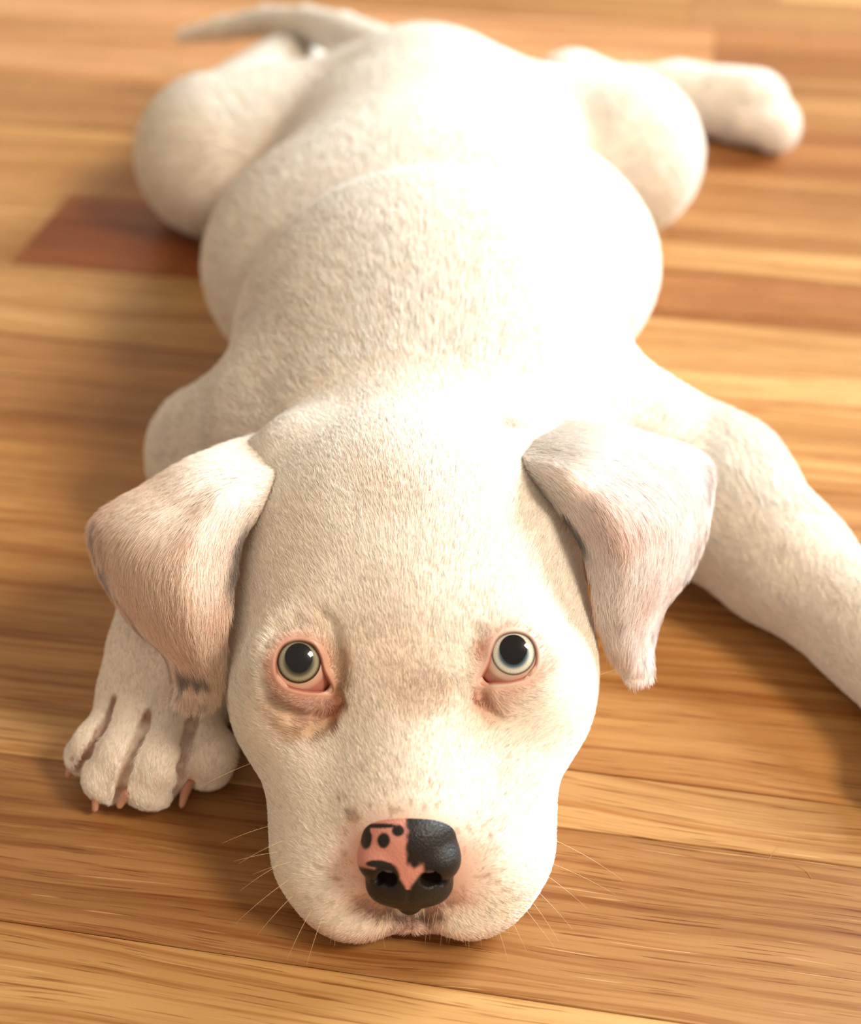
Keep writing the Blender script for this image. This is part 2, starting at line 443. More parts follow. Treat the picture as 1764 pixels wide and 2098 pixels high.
# ------------------------------------------------------------------ pigment
CREAM = np.array((.94, .885, .81)); PINK = np.array((.80, .50, .42)); GREY = np.array((.13, .12, .12)); RUST = np.array((.42, .15, .06)); TANC = np.array((.62, .44, .30))
def blend(col, c, f): return col*(1-f[:, None])+c*f[:, None]
def disc(P, c, r, soft=.5): return 1-sstep(1-soft, 1+soft, np.linalg.norm(P-c, axis=1)/r)
def body_pigment(P, hair=False):
    n1 = vnoise(P, 60); n2 = vnoise(P, 260); n3 = vnoise(P, 900)
    col = CREAM*(1+.06*(n1-.5)[:, None])
    # pinkish skin on the feet
    x, y, z = P.T
    for s in (-1, 1):
        ep = EPL if s < 0 else EPR
        e = ep(0, -.0008, ER)
        col = blend(col, PINK*np.array((1, .92, .86)), (.55 if s < 0 else .45)*(1-sstep(.0075, .0115, np.linalg.norm(P-e, axis=1)+.002*(n2-.5))))
    for q, r, c_, k in STAINS:
        dd = np.linalg.norm(P-q, axis=1)+.0035*(n2-.5)+.0015*(n3-.5)
        col = blend(col, c_, min(1, k*(1.45 if r < .0095 and c_[0] > .3 else 1))*(1-sstep(.45*r, r*1.25, dd)))
    # nose surround and lips
    nd = np.linalg.norm((P-np.array((X0, .260, .034)))*np.array((1, 1, 1.05)), axis=1)
    col = blend(col, PINK, .78*(1-sstep(.0135, .026, nd+.004*(n2-.5))))
    lips = (1-sstep(.004, .016, z))*(1-sstep(.262, .275, y))
    col = blend(col, PINK*.9, .8*lips)
    fr = sstep(.76, .84, vnoise(P, 560))*(1-sstep(.024, .040, nd))*sstep(.012, .018, nd)
    col = blend(col, TANC*.7, .55*fr)
    d = np.linalg.norm((P-np.array((X0, .2600, .0180)))*np.array((1.7, 1, .8)), axis=1)
    col = blend(col, GREY*.35, (1-sstep(.0040, .0060, d+.002*(n2-.5))))
    # mole behind the crown, faint grey ticking over the shoulders
    col = blend(col, TANC*.9, .55*disc(P, MOLE, .0036, .7))
    for ga, gb in GRV:  # toe grooves: dusky skin, painted darker to stand in for shade
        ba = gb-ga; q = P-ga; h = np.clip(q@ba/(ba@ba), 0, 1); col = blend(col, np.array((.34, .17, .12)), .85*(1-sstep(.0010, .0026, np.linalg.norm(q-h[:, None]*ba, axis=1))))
    tick = sstep(.52, .75, n2)*sstep(.36, .42, y)*(1-sstep(.60, .66, y))
    col = blend(col, np.array((.72, .66, .58)), .30*tick)
    return col
me.vertices.foreach_set('co', V.astype(np.float32).ravel()); me.update()
bvh = BVHTree.FromPolygons([Vector(v) for v in V], [tuple(p.vertices) for p in me.polygons])
def hit(px, py):
    d = FWD+UPV*(CY-py)/F+np.array([1, 0, 0])*(px-CX)/F; d /= np.linalg.norm(d)
    r = bvh.ray_cast(Vector(CAM), Vector(d)); 
    return (np.array(r[0]), np.array(r[1])) if r[0] is not None else (None, None)
MOLE = hit(1045, 872)[0]
STAINS = []
for (px, py, r, c_, k) in [(684, 1428, .0042, RUST, .85), (688, 1452, .0050, RUST, .75), (672, 1472, .0055, RUST, .55), (650, 1492, .0060, TANC*.8, .55), (610, 1470, .0085, TANC, .50), (580, 1440, .0070, TANC, .22),
        (640, 1440, .0080, PINK*.85, .55), (695, 1395, .0055, TANC*.75, .55), (690, 1360, .0050, TANC, .40), (575, 1400, .0055, PINK*.8, .65), (556, 1365, .0035, PINK*.7, .6), (645, 1300, .0045, TANC, .15), (680, 1330, .0045, TANC, .2),
        (982, 1418, .0030, RUST, .65), (990, 1440, .0034, RUST, .45), (1005, 1458, .0045, TANC, .45), (1010, 1425, .0070, PINK, .35), (1100, 1360, .0050, PINK, .35), (1000, 1330, .0040, PINK, .4),
        (862, 1400, .0110, TANC, .30), (870, 1430, .0080, TANC*.8, .25), (800, 1250, .0150, TANC, .16), (810, 1010, .0110, TANC, .22), (760, 950, .0100, TANC, .16), (722, 1670, .0018, TANC*.6, .45), (880, 1390, .004, GREY*2, .15),
        (752, 1842, .0026, GREY*.35, .7), (765, 1853, .0026, GREY*.35, .85), (785, 1862, .0028, GREY*.35, .9), (800, 1868, .0028, GREY*.35, .9), (885, 1862, .0028, GREY*.35, .9), (905, 1854, .0028, GREY*.35, .9), (925, 1840, .0026, GREY*.35, .7), (815, 1880, .0026, GREY*.3, .95), (868, 1880, .0026, GREY*.3, .95), (895, 1868, .0024, GREY*.35, .9), (918, 1850, .0022, GREY*.35, .8), (841, 1893, .0026, GREY*.2, .95), (841, 1880, .0032, GREY*.2, .95), (560, 1120, .0200, TANC, .14), (740, 1400, .0150, TANC, .12), (600, 1250, .0140, TANC, .18)]:
    q = hit(px, py)[0]
    if q is not None: STAINS.append((q, r, c_, k))

puppy = bpy.data.objects.new('puppy', None); link(puppy)
puppy['label'] = 'white short-haired puppy with pale blue eyes lying stretched out on the wood floor'; puppy['category'] = 'puppy'
fc = me.polygons
me.name = 'body'; me.polygons.foreach_set('use_smooth', np.ones(len(me.polygons), bool))
a = me.color_attributes.new('Col', 'FLOAT_COLOR', 'POINT'); c4 = np.ones((len(V), 4), np.float32)
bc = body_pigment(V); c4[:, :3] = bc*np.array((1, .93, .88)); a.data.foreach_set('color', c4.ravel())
me.materials.append(SKIN)
body = link(bpy.data.objects.new('body', me), puppy)
print('body', time.time()-T0)

def crom(P, t):
    """Catmull-Rom through rows of P (n,...) at parameters t in [0,n-1]"""
    n = len(P); i = np.clip(np.floor(t).astype(int), 0, n-2); f = t-i; f = f.reshape((-1,)+(1,)*(P.ndim-1))
    Pe = np.concatenate([2*P[:1]-P[1:2], P, 2*P[-1:]-P[-2:-1]])
    a, b, c, d = Pe[i], Pe[i+1], Pe[i+2], Pe[i+3]
    return .5*(2*b+(c-a)*f+(2*a-5*b+4*c-d)*f*f+(3*b-3*c+d-a)*f**3)
_m = len(OUTL); OLF = crom(np.concatenate([OUTL[-2:], OUTL, OUTL[:3]]), np.linspace(2, 2+_m, 110, endpoint=False))
# ------------------------------------------------------------------ fur
CLUMP = .42
def fur_object(parent, P, D, Nn, Lh, R, col, lift=.28, mat=FUR, pts=4, wob=.12):
    n = len(P)
    D = D-(D*Nn).sum(1, keepdims=True)*Nn; D /= np.linalg.norm(D, axis=1, keepdims=True)+1e-9
    rnd = rng.normal(size=(n, 3))*wob; rnd -= (rnd*Nn).sum(1, keepdims=True)*Nn
    # clumping: nearby hairs share a small deviation
    cl = np.stack([vnoise(P+k*.37, 420) for k in range(3)], 1)-.5; cl -= (cl*Nn).sum(1, keepdims=True)*Nn
    D = D+rnd+cl*CLUMP; D /= np.linalg.norm(D, axis=1, keepdims=True)+1e-9
    T = np.linspace(0, 1, pts)
    lf = (lift*(.7+.6*rng.random(n)))[:, None]
    out = np.empty((n, pts, 3), np.float32)
    for i, t in enumerate(T):
        out[:, i] = P-Nn*.0002+Lh[:, None]*(D*t+Nn*lf*(t*(1.5-.75*t)))
    out[:, :, 2] = np.maximum(out[:, :, 2], .0006)
    hc = bpy.data.hair_curves.new('fur'); hc.add_curves([pts]*n)
    hc.attributes['position'].data.foreach_set('vector', out.ravel())
    ra = hc.attributes.get('radius') or hc.attributes.new('radius', 'FLOAT', 'POINT')
    rr = (R[:, None]*np.array([1, .9, .65, .12] if pts == 4 else np.linspace(1, .1, pts))).astype(np.float32)
    ra.data.foreach_set('value', rr.ravel())
    ca = hc.attributes.new('Col', 'FLOAT_COLOR', 'CURVE'); c = np.ones((n, 4), np.float32); c[:, :3] = col*(1+.10*rng.normal(size=(n, 1))).clip(.7, 1.15); c = c.clip(0, .97)
    ca.data.foreach_set('color', c.ravel())
    hc.materials.append(mat)
    o = bpy.data.objects.new('fur', hc); link(o, parent); o['kind'] = 'stuff'
    return o
def sample_mesh(me, V, dens):
    """dens(P,N)->hairs per m2 ; triangles sampled by area"""
    me.calc_loop_triangles(); t = np.empty(len(me.loop_triangles)*3, np.int32); me.loop_triangles.foreach_get('vertices', t); t = t.reshape(-1, 3)
    a, b, c = V[t[:, 0]], V[t[:, 1]], V[t[:, 2]]; cr = np.cross(b-a, c-a); ar = np.linalg.norm(cr, axis=1)/2
    ctr = (a+b+c)/3; nrm = cr/(2*ar[:, None]+1e-12)
    ex = ar*dens(ctr, nrm); cnt = rng.poisson(ex); k = np.repeat(np.arange(len(t)), cnt)
    vn = np.empty(len(V)*3); me.vertices.foreach_get('normal', vn); vn = vn.reshape(-1, 3)
    u = rng.random((len(k), 2)); m = u.sum(1) > 1; u[m] = 1-u[m]; w0 = 1-u.sum(1)
    P = V[t[k, 0]]*w0[:, None]+V[t[k, 1]]*u[:, :1]+V[t[k, 2]]*u[:, 1:]
    Nn = vn[t[k, 0]]*w0[:, None]+vn[t[k, 1]]*u[:, :1]+vn[t[k, 2]]*u[:, 1:]; Nn /= np.linalg.norm(Nn, axis=1, keepdims=True)+1e-9
    return P, Nn
def eye_edge(P, s):
    """signed distance (m) from the lid outline, measured on the plane facing the gaze; large away from the eye"""
    ep = EPL if s < 0 else EPR
    c = ep(0, 0, 0); eu = (ep(1, 0, 0)-c); ev = (ep(0, 1, 0)-c); ew = (ep(0, 0, 1)-c)
    q = P-c; u, v, w_ = q@eu, q@ev, q@ew
    out = np.full(len(P), .05); m = (np.hypot(u, v) < .03) & (w_ > 0) & (w_ < .03)
    if m.any():
        U = np.stack([u[m], v[m]], 1); ol = np.array(OLF); a = ol; b = np.roll(ol, -1, 0)
        best = np.full(len(U), 1.); ins = np.zeros(len(U), bool)
        for p0, p1 in zip(a, b):
            ba = p1-p0; t = np.clip((U-p0)@ba/(ba@ba), 0, 1); best = np.minimum(best, np.linalg.norm(U-p0-t[:, None]*ba, axis=1))
            cr = ((p0[1] > U[:, 1]) != (p1[1] > U[:, 1])) & (U[:, 0] < (p1[0]-p0[0])*(U[:, 1]-p0[1])/(p1[1]-p0[1]+1e-12)+p0[0]); ins ^= cr
        out[m] = np.where(ins, -best, best)
    return out
NQ = 1.0                                       # overall fur density
def dens(P, Nn):
    view = CAM-P; dist = np.linalg.norm(view, axis=1); fac = (Nn*view).sum(1)/dist
    d = np.where(P[:, 1] < .41, 5.2e6, np.where(P[:, 1] < .56, 2.6e6, 1.1e6))
    d = d*np.where(fac > -.35, 1, 0)*(P[:, 2] > .0015)
    for s in (-1, 1):
        ep = EPL if s < 0 else EPR
        d = d*sstep(.0004, .0013, eye_edge(P, s)-.0007*((P-ep(0, .001, ER))@(ep(0, 1, 0)-ep(0, 0, 0)) < 0))
    for ga, gb in GRV:
        ba = gb-ga; q = P-ga; h = np.clip(q@ba/(ba@ba), 0, 1); d = d*sstep(.0010, .0024, np.linalg.norm(q-h[:, None]*ba, axis=1))
    nd = np.linalg.norm((P-np.array((X0, .262, .037)))*np.array((1, .6, 1)), axis=1); d = d*sstep(.0100, .0165, nd)
    return d*NQ
P, Nn = sample_mesh(me, V, dens)
x, y, z = P.T; xl = x-X0
headw = 1-sstep(.385, .43, y)
Dh = np.stack([xl*16, np.full_like(x, .75), np.full_like(x, .35)], 1)
muz = 1-sstep(.285, .31, y); Dh[:, 2] -= muz*.15*(np.abs(xl) > .02)
low = 1-sstep(.02, .04, z); Dh[:, 2] -= low*headw*.8; Dh[:, 0] += np.sign(xl)*low*.3
for s in (-1, 1):
    ep = EPL if s < 0 else EPR
    c = ep(-.004, -.003, .006); r = P-c; dist = np.linalg.norm(r, axis=1, keepdims=True)
    Dh += (r/(dist+1e-6))*1.6*np.exp(-(dist/.014)**2)
Db = np.stack([x*5, np.full_like(x, 1.), -np.abs(x)*4], 1)
for s in (-1, 1):
    e_ = eye_edge(P, s); P = P+Nn*(.00045*(1-sstep(.0045, .0075, e_)))[:, None]
D = Dh*headw[:, None]+Db*(1-headw)[:, None]
lp = (x < -.062)*(y < .40)*(z < .05)*1.0                       # near paw and forearm
lp = np.where((y < .345) & (x < -.055) & ((np.abs(xl) > .058) | (x < -.062)), 1.0, lp)
D = D*(1-lp[:, None])+np.array((0., -1, -.35))*lp[:, None]
rp = sstep(.085, .105, x)*(y < .47)
D = D*(1-rp[:, None])+np.array((.35, -.9, -.2))*rp[:, None]
fr_ = (y < .41)
Ln = np.where(y < .30, .0021, .0028); Ln = np.where(fr_, Ln, np.where(y < .56, .0050, .0065))
Ln = Ln*(1-.35*lp)*(.75+.5*rng.random(len(P)))
for s in (-1, 1):
    ep = EPL if s < 0 else EPR
    Ln = Ln*(.55+.45*sstep(.009, .016, np.linalg.norm(P-ep(-.001, -.001, ER), axis=1)))
nd = np.linalg.norm(P-np.array((X0, .262, .037)), axis=1); Ln = Ln*(.45+.55*sstep(.015, .024, nd))
R = np.where(fr_, .000055, np.where(y < .56, .00008, .00013))
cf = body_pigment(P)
ticking = (rng.random(len(P)) < .02)*(y < .45); cf = cf*np.where(ticking, .62, 1)[:, None]
fur_object(body, P, D, Nn, Ln, R, cf)
print('fur', len(P), time.time()-T0)

# ------------------------------------------------------------------ ears
EAR_L = [[(625, 866, .078), (645, 912, .082), (655, 968, .082), (640, 1025, .076)],
 [(430, 925, .088), (460, 965, .096), (500, 1005, .097), (545, 1045, .087)],
 [(300, 993, .082), (360, 1040, .094), (430, 1080, .095), (496, 1105, .083)],
 [(196, 1062, .073), (290, 1120, .088), (390, 1160, .089), (478, 1190, .076)],
 [(196, 1150, .064), (290, 1205, .078), (385, 1235, .080), (468, 1268, .070)],
 [(255, 1255, .054), (325, 1290, .066), (400, 1310, .068), (464, 1335, .061)],
 [(330, 1332, .046), (370, 1352, .055), (418, 1370, .056), (460, 1385, .052)],
 [(352, 1388, .043), (385, 1400, .047), (425, 1408, .048), (457, 1412, .046)],
 [(352, 1432, .041), (385, 1440, .042), (425, 1442, .042), (450, 1434, .042)],
 [(378, 1452, .040), (395, 1456, .040), (415, 1456, .040), (434, 1448, .040)]]
EAR_R = [[(1045, 858, .083), (1012, 895, .087), (1004, 940, .087), (1025, 975, .083)],
 [(1200, 868, .094), (1165, 925, .105), (1132, 970, .104), (1112, 1008, .093)],
 [(1330, 892, .090), (1260, 955, .102), (1195, 1012, .101), (1152, 1055, .089)],
 [(1446, 940, .080), (1350, 1025, .095), (1262, 1075, .096), (1188, 1112, .084)],
 [(1453, 1050, .070), (1370, 1100, .084), (1282, 1145, .086), (1208, 1175, .077)],
 [(1422, 1155, .060), (1350, 1190, .071), (1280, 1220, .074), (1218, 1243, .068)],
 [(1365, 1240, .051), (1320, 1268, .059), (1276, 1290, .061), (1232, 1303, .057)],
 [(1338, 1312, .045), (1312, 1330, .049), (1284, 1345, .050), (1252, 1352, .047)],
 [(1334, 1372, .041), (1316, 1380, .042), (1297, 1383, .042), (1270, 1376, .041)],
 [(1329, 1396, .040), (1316, 1402, .040), (1300, 1402, .040), (1284, 1394, .040)]]
def make_ear(rows, side, label):
    G = np.array([[at(*p) for p in r] for r in rows])
    nu, nv = 90, 56
    A = crom(G, np.linspace(0, len(G)-1, nu)); A = crom(A.transpose(1, 0, 2), np.linspace(0, 3, nv)).transpose(1, 0, 2)
    du = np.gradient(A, axis=0); dv = np.gradient(A, axis=1); n = np.cross(du, dv); n /= np.linalg.norm(n, axis=2, keepdims=True)+1e-12
    if (n[..., :]*(CAM-A)).sum() < 0: n = -n
    s = np.linspace(0, 1, nv); u = np.linspace(0, 1, nu)
    # soft fold lines running from the base into the flap
    relief = .0016*np.exp(-((s[None]-.62-.2*(u[:, None]-.2))/.07)**2)*np.exp(-((u[:, None]-.28)/.25)**2)-.0012*np.exp(-((s[None]-.42)/.09)**2)*np.exp(-((u[:, None]-.22)/.2)**2)
    A = A+n*relief[..., None]
    th = .0017*np.minimum(1, np.sqrt(np.clip(np.minimum(np.minimum(s, 1-s)[None]/.06, (1-u)[:, None]/.05), 0, 1)))
    top, bot = A+n*th[..., None]*.5, A-n*th[..., None]*.5
    Vv = np.concatenate([top.reshape(-1, 3), bot.reshape(-1, 3)]); o = nu*nv
    I = (np.arange(nu-1)[:, None]*nv+np.arange(nv-1)[None]).ravel()
    q = np.stack([I, I+1, I+nv+1, I+nv], 1); qb = q[:, ::-1]+o
    rim = [(j, j+nv) for j in []]
    per = list(range(nv))+[r*nv+nv-1 for r in range(1, nu)]+[(nu-1)*nv+c for c in range(nv-2, -1, -1)]+[r*nv for r in range(nu-2, 0, -1)]
    per = np.array(per); p2 = np.roll(per, -1); qr = np.stack([per, per+o, p2+o, p2], 1)
    Fq = np.concatenate([q, qb, qr])
    f0 = Fq[len(q)//2]; nn = np.cross(Vv[f0[1]]-Vv[f0[0]], Vv[f0[2]]-Vv[f0[0]])
    if nn@(CAM-Vv[f0[0]]) < 0: Fq = Fq[:, ::-1].copy()
    UU, SS = np.meshgrid(u, s, indexing='ij')
    def pig(Pp, uu, ss, fur):
        n2 = vnoise(Pp, 300); n1 = vnoise(Pp, 120)
        base = np.array((.92, .77, .66)) if side < 0 else np.array((.93, .85, .82))
        c = np.repeat(base[None], len(Pp), 0)
        c = blend(c, CREAM, (1-sstep(.0, .25, uu))*.7)
        c = blend(c, PINK, .26*sstep(.35, .75, n1)*sstep(.1, .3, uu))
        e = sstep(.28, .36, uu)*(1-sstep(.86, .92, uu))*(1-sstep(.05, .17, ss+.05*(n2-.5)))*sstep(.01, .04, ss)
        c = blend(c, GREY*2.2, e*sstep(.38, .62, n2)*(.65 if side < 0 else .55))
        if side < 0:
            t = sstep(.66, .71, uu)*(1-sstep(.84, .89, uu))*sstep(.12, .25, ss)*(1-sstep(.6, .8, ss)); c = blend(c, GREY*1.5, t*sstep(.45, .6, n2)*.8)
            t = sstep(.12, .2, uu)*(1-sstep(.30, .42, uu))*sstep(.88, .97, ss); c = blend(c, GREY, t*.85)
        else:
            t = sstep(.16, .22, uu)*(1-sstep(.32, .40, uu))*sstep(.90, .97, ss); c = blend(c, GREY, t*.85)
            for (cu, cs_) in ((.62, .72), (.80, .3), (.92, .75), (.72, .15)):
                c = blend(c, GREY*2.5, .6*np.exp(-((uu-cu)/.018)**2-((ss-cs_)/.06)**2))
        return c
    col = pig(top.reshape(-1, 3), UU.ravel(), SS.ravel(), False)
    ear = mesh_obj('ear', Vv, Fq, SKIN, puppy, np.concatenate([col*np.array((1, .92, .88)), col*np.array((1, .86, .82))]))
    ear['label'] = label
    # fur on the outer face and rims
    area_ = np.linalg.norm(np.cross(du, dv), axis=2); area_ /= 1.0
    pr = area_.ravel()/area_.sum(); tot = area_.sum()
    nh = int(tot*5.5e6*NQ*1.0)
    ci = rng.choice(len(pr), nh, p=pr); iu = np.clip(ci//nv+rng.random(nh)-.5, 0, nu-1.001); iv = np.clip(ci % nv+rng.random(nh)-.5, 0, nv-1.001)
    def bil(X):
        a0, b0 = iu.astype(int), iv.astype(int); fu, fv = (iu-a0)[:, None], (iv-b0)[:, None]
        return X[a0, b0]*(1-fu)*(1-fv)+X[a0+1, b0]*fu*(1-fv)+X[a0, b0+1]*(1-fu)*fv+X[a0+1, b0+1]*fu*fv
    Pp = bil(top); Np = bil(n); Np /= np.linalg.norm(Np, axis=1, keepdims=True); Dp = bil(du); Dp /= np.linalg.norm(Dp, axis=1, keepdims=True)+1e-9
    ss, uu = iv/(nv-1), iu/(nu-1)
    dvn = bil(dv); dvn /= np.linalg.norm(dvn, axis=1, keepdims=True)
    Dp = Dp+dvn*((ss-.5)*.5)[:, None]
    down = sstep(.15, .45, uu)[:, None]; Dp = Dp*(1-.5*down)+np.array((0., -.72, -.60))*.6*down
    Lp = .0046*(.7+.6*rng.random(nh))*(1-.4*sstep(.75, 1, uu))
    fur_object(ear, Pp, Dp, Np, Lp, np.full(nh, .000058), pig(Pp, uu, ss, True), lift=.21, wob=.10)
    return ear
make_ear(EAR_L, -1, 'folded pinkish white ear with grey flecks on its rim, hanging over the front paw')
make_ear(EAR_R, 1, 'folded pinkish white ear with a narrow pointed tip, on the brighter side')
print('ears', time.time()-T0)

# ------------------------------------------------------------------ eyes
def ring_cap(c, axis, upd, r, a0, a1, nr, ns, colf, bulge=0):
    g = axis/np.linalg.norm(axis); x_ = np.cross(upd, g); x_ /= np.linalg.norm(x_); y_ = np.cross(g, x_)
    V, Cc = [], []
    for i in range(nr+1):
        t = a0+(a1-a0)*i/nr
        for j in range(ns):
            p = 2*math.pi*j/ns
            rr = r+bulge*max(0, 1-(t/math.radians(34))**2)
            V.append(c+rr*(math.cos(t)*g+math.sin(t)*(math.cos(p)*x_+math.sin(p)*y_))); Cc.append(colf(t, p))
    Fq = [(i*ns+j, (i+1)*ns+j, (i+1)*ns+(j+1) % ns, i*ns+(j+1) % ns) for i in range(nr) for j in range(ns)]
    return np.array(V), np.array(Fq), np.array(Cc)
SCL, RED = np.array((.72, .48, .38)), np.array((.34, .035, .02))
for s in (-1, 1):
    ep = EPL if s < 0 else EPR; c = EC[s]
    gaze = CAM-c; gaze /= np.linalg.norm(gaze)
    nas = ep(-.0085, -.0080, .004)
    def scl(t, p):
        return SCL
    V_, F_, C_ = ring_cap(c, gaze, UPV, ER, .001, math.pi-.001, 48, 64, scl, .0006)
    dn = np.linalg.norm(V_-nas, axis=1); dc = np.linalg.norm(V_-ep(0, 0, ER), axis=1)
    C_ = C_*1.0; C_ = blend(C_, np.array((.80, .70, .60)) if s > 0 else np.array((.6, .36, .28)), .6*disc(V_, ep(-.004, -.0045, ER*.85), .004, .6))
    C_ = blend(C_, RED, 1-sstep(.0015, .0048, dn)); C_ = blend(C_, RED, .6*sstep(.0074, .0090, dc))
    eye = mesh_obj('eye', V_, F_[:, ::-1].copy(), EYE, puppy, C_)
    eye['label'] = 'pale olive grey eye with a dark rim, on the shaded side' if s < 0 else 'pale ice blue eye on the bright side'
    IR = .0060/ER; amax = math.asin(IR)
    lo_ = np.array(srgb(158, 154, 130)) if s < 0 else np.array(srgb(232, 238, 228))
    mid = np.array(srgb(84, 82, 64)) if s < 0 else np.array(srgb(84, 116, 136))
    rimc = np.array(srgb(52, 42, 26)) if s < 0 else np.array(srgb(96, 98, 88))
    def iris_c(t, p):
        q = math.sin(t)/IR
        up_ = .5+.5*math.sin(p); n = .9+.20*(math.sin(p*37)*.5+math.sin(p*61+1.3)*.3+math.sin(p*97)*.2)*.5
        if q < .50: return np.array((.004, .004, .005))
        if q < .74: cc = (mid+(lo_-mid)*max(0, (q-.60)/.14)**1.3)*min(1, .1+(q-.50)/.10)
        elif q < (.84 if s < 0 else .88): cc = lo_
        else: cc = lo_+(rimc-lo_)*min(1, (q-(.84 if s < 0 else .88))/(.09 if s < 0 else .07))
        return cc*n
    V_, F_, C_ = ring_cap(c, gaze, UPV, ER+.00004, .01, amax, 26, 128, iris_c, .0006)
    mesh_obj('iris', V_, F_[:, ::-1].copy(), EYE, eye, C_)
    g2 = gaze+UPV*.10; g2 /= np.linalg.norm(g2)
    V_, F_, C_ = ring_cap(c, g2, UPV, ER+.00012, .0005, math.asin(.0037/ER), 12, 64, lambda t, p: np.array((.004, .004, .005)), .0006)
    mesh_obj('pupil', V_, F_[:, ::-1].copy(), EYE, eye, C_)
    # lids: a smooth skin collar from the wet rim on the eyeball out under the fur
    ol = OLF; nn = len(ol); tn = np.roll(ol, -1, 0)-np.roll(ol, 1, 0); tn /= np.linalg.norm(tn, axis=1, keepdims=True)
    on = np.stack([-tn[:, 1], tn[:, 0]], 1); on *= np.sign(((ol-ol.mean(0))*on).sum(1, keepdims=True)).mean()
    noeye = [p_ for p_ in PR if not getattr(p_, 'cut', False)]
    offs = [-.0005, -.0001, .0003, .0007, .0012, .0018, .0026, .0036, .0050]
    VV, CC = [], []
    for jx, of in enumerate(offs):
        uv = ol+on*of
        B = np.array([ep(u_, v_, 0) for u_, v_ in uv]); gz = ep(0, 0, 1)-ep(0, 0, 0)
        tt = np.full(nn, .020)                       # march down the gaze axis onto the face
        for _ in range(40): tt = tt-np.clip(field(B+gz*tt[:, None], noeye), -.001, .004)*.7
        sph = np.sqrt(np.maximum(ER**2-(uv**2).sum(1), 1e-9))
        face = np.maximum(tt, sph+.0007)
        if jx == 0: wv = sph-.0002
        elif jx == 1: wv = sph+.0003
        elif jx == 2: wv = .5*(sph+.0008)+.5*face
        else: wv = face+(.0002, .00015, .00012, .0001, .00002, -.0006)[jx-3]
        if jx >= 2:
            for _ in range(3): wv = .5*wv+.25*(np.roll(wv, 1)+np.roll(wv, -1))
        X = B+gz*wv[:, None]; VV.append(X)
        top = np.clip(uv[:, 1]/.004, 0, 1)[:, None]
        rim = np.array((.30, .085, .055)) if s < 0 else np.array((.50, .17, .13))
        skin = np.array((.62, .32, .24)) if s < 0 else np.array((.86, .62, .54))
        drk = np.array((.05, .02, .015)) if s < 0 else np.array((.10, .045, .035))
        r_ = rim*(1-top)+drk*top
        f = np.clip((jx-1.5)/3.5, 0, 1)
        bp_ = body_pigment(X)*np.array((1, .9, .84))
        sk = skin*(1-.5*f)+bp_*.5*f if f < 1 else bp_*.55+skin*.45
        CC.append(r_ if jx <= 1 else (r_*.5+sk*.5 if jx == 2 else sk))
    VV = np.concatenate(VV); CC = np.concatenate(CC)
    FF = np.array([(a_*nn+k, a_*nn+(k+1) % nn, (a_+1)*nn+(k+1) % nn, (a_+1)*nn+k) for a_ in range(len(offs)-1) for k in range(nn)])
    f0 = FF[nn*4]; nv0 = np.cross(VV[f0[1]]-VV[f0[0]], VV[f0[2]]-VV[f0[0]])
    if nv0@(CAM-c) < 0: FF = FF[:, ::-1].copy()
    mesh_obj('eyelid', VV, FF, LID, eye, CC)
# ------------------------------------------------------------------ nose
NC = np.array((X0-.0003, .2640, .0362)); nw = np.array((0, -.93, .36)); nw /= np.linalg.norm(nw); nu_ = np.array((1., 0, 0)); nv_ = np.cross(nw, nu_)
if nv_[2] < 0: nv_ = -nv_
def npt(u, v, w_): return NC+nu_*u+nv_*v+nw*w_
MN = np.stack([nu_, nv_, nw], 1)
NP = []
def ne(c, r, k=.002, op='u'): NP.append(Prim('e', k, op, c=npt(*c), r=np.array(r, float), M=MN))
def ncap(a, b, ra, rb, k=.002, op='u'): NP.append(Prim('c', k, op, a=npt(*a), b=npt(*b), ra=ra, rb=rb, fz=1))
ne((0, .0075, -.002), (.0135, .0095, .0110)); ne((0, .001, .001), (.0135, .0095, .0085), .003)
for s in (-1, 1):
    ne((s*.0078, .0015, .0030), (.0062, .0058, .0062), .002)
    ne((s*.0055, -.0072, .0003), (.0066, .0062, .0058), .003)
ncap((0, -.006, .0010), (0, -.0142, -.0020), .0075, .0038, .004)
for s in (-1, 1):
    ncap((s*.0058, -.0018, .003), (s*.0060, -.0012, .014), .0024, .0030, .0012, 's')
    ncap((s*.0075, -.0032, .004), (s*.0122, -.0050, .010), .0009, .0014, .0012, 's')
ncap((0, .0005, .0112), (0, -.014, .0072), .0006, .0006, .0012, 's')
ncap((0, .012, .0105), (0, .0005, .0118), .0003, .0004, .0016, 's')
lo_ = NC-.022; hi_ = NC+.022
Vn, Qn = surface_nets(lo_, hi_, .00038, NP)
s_, t_ = proj(Vn)
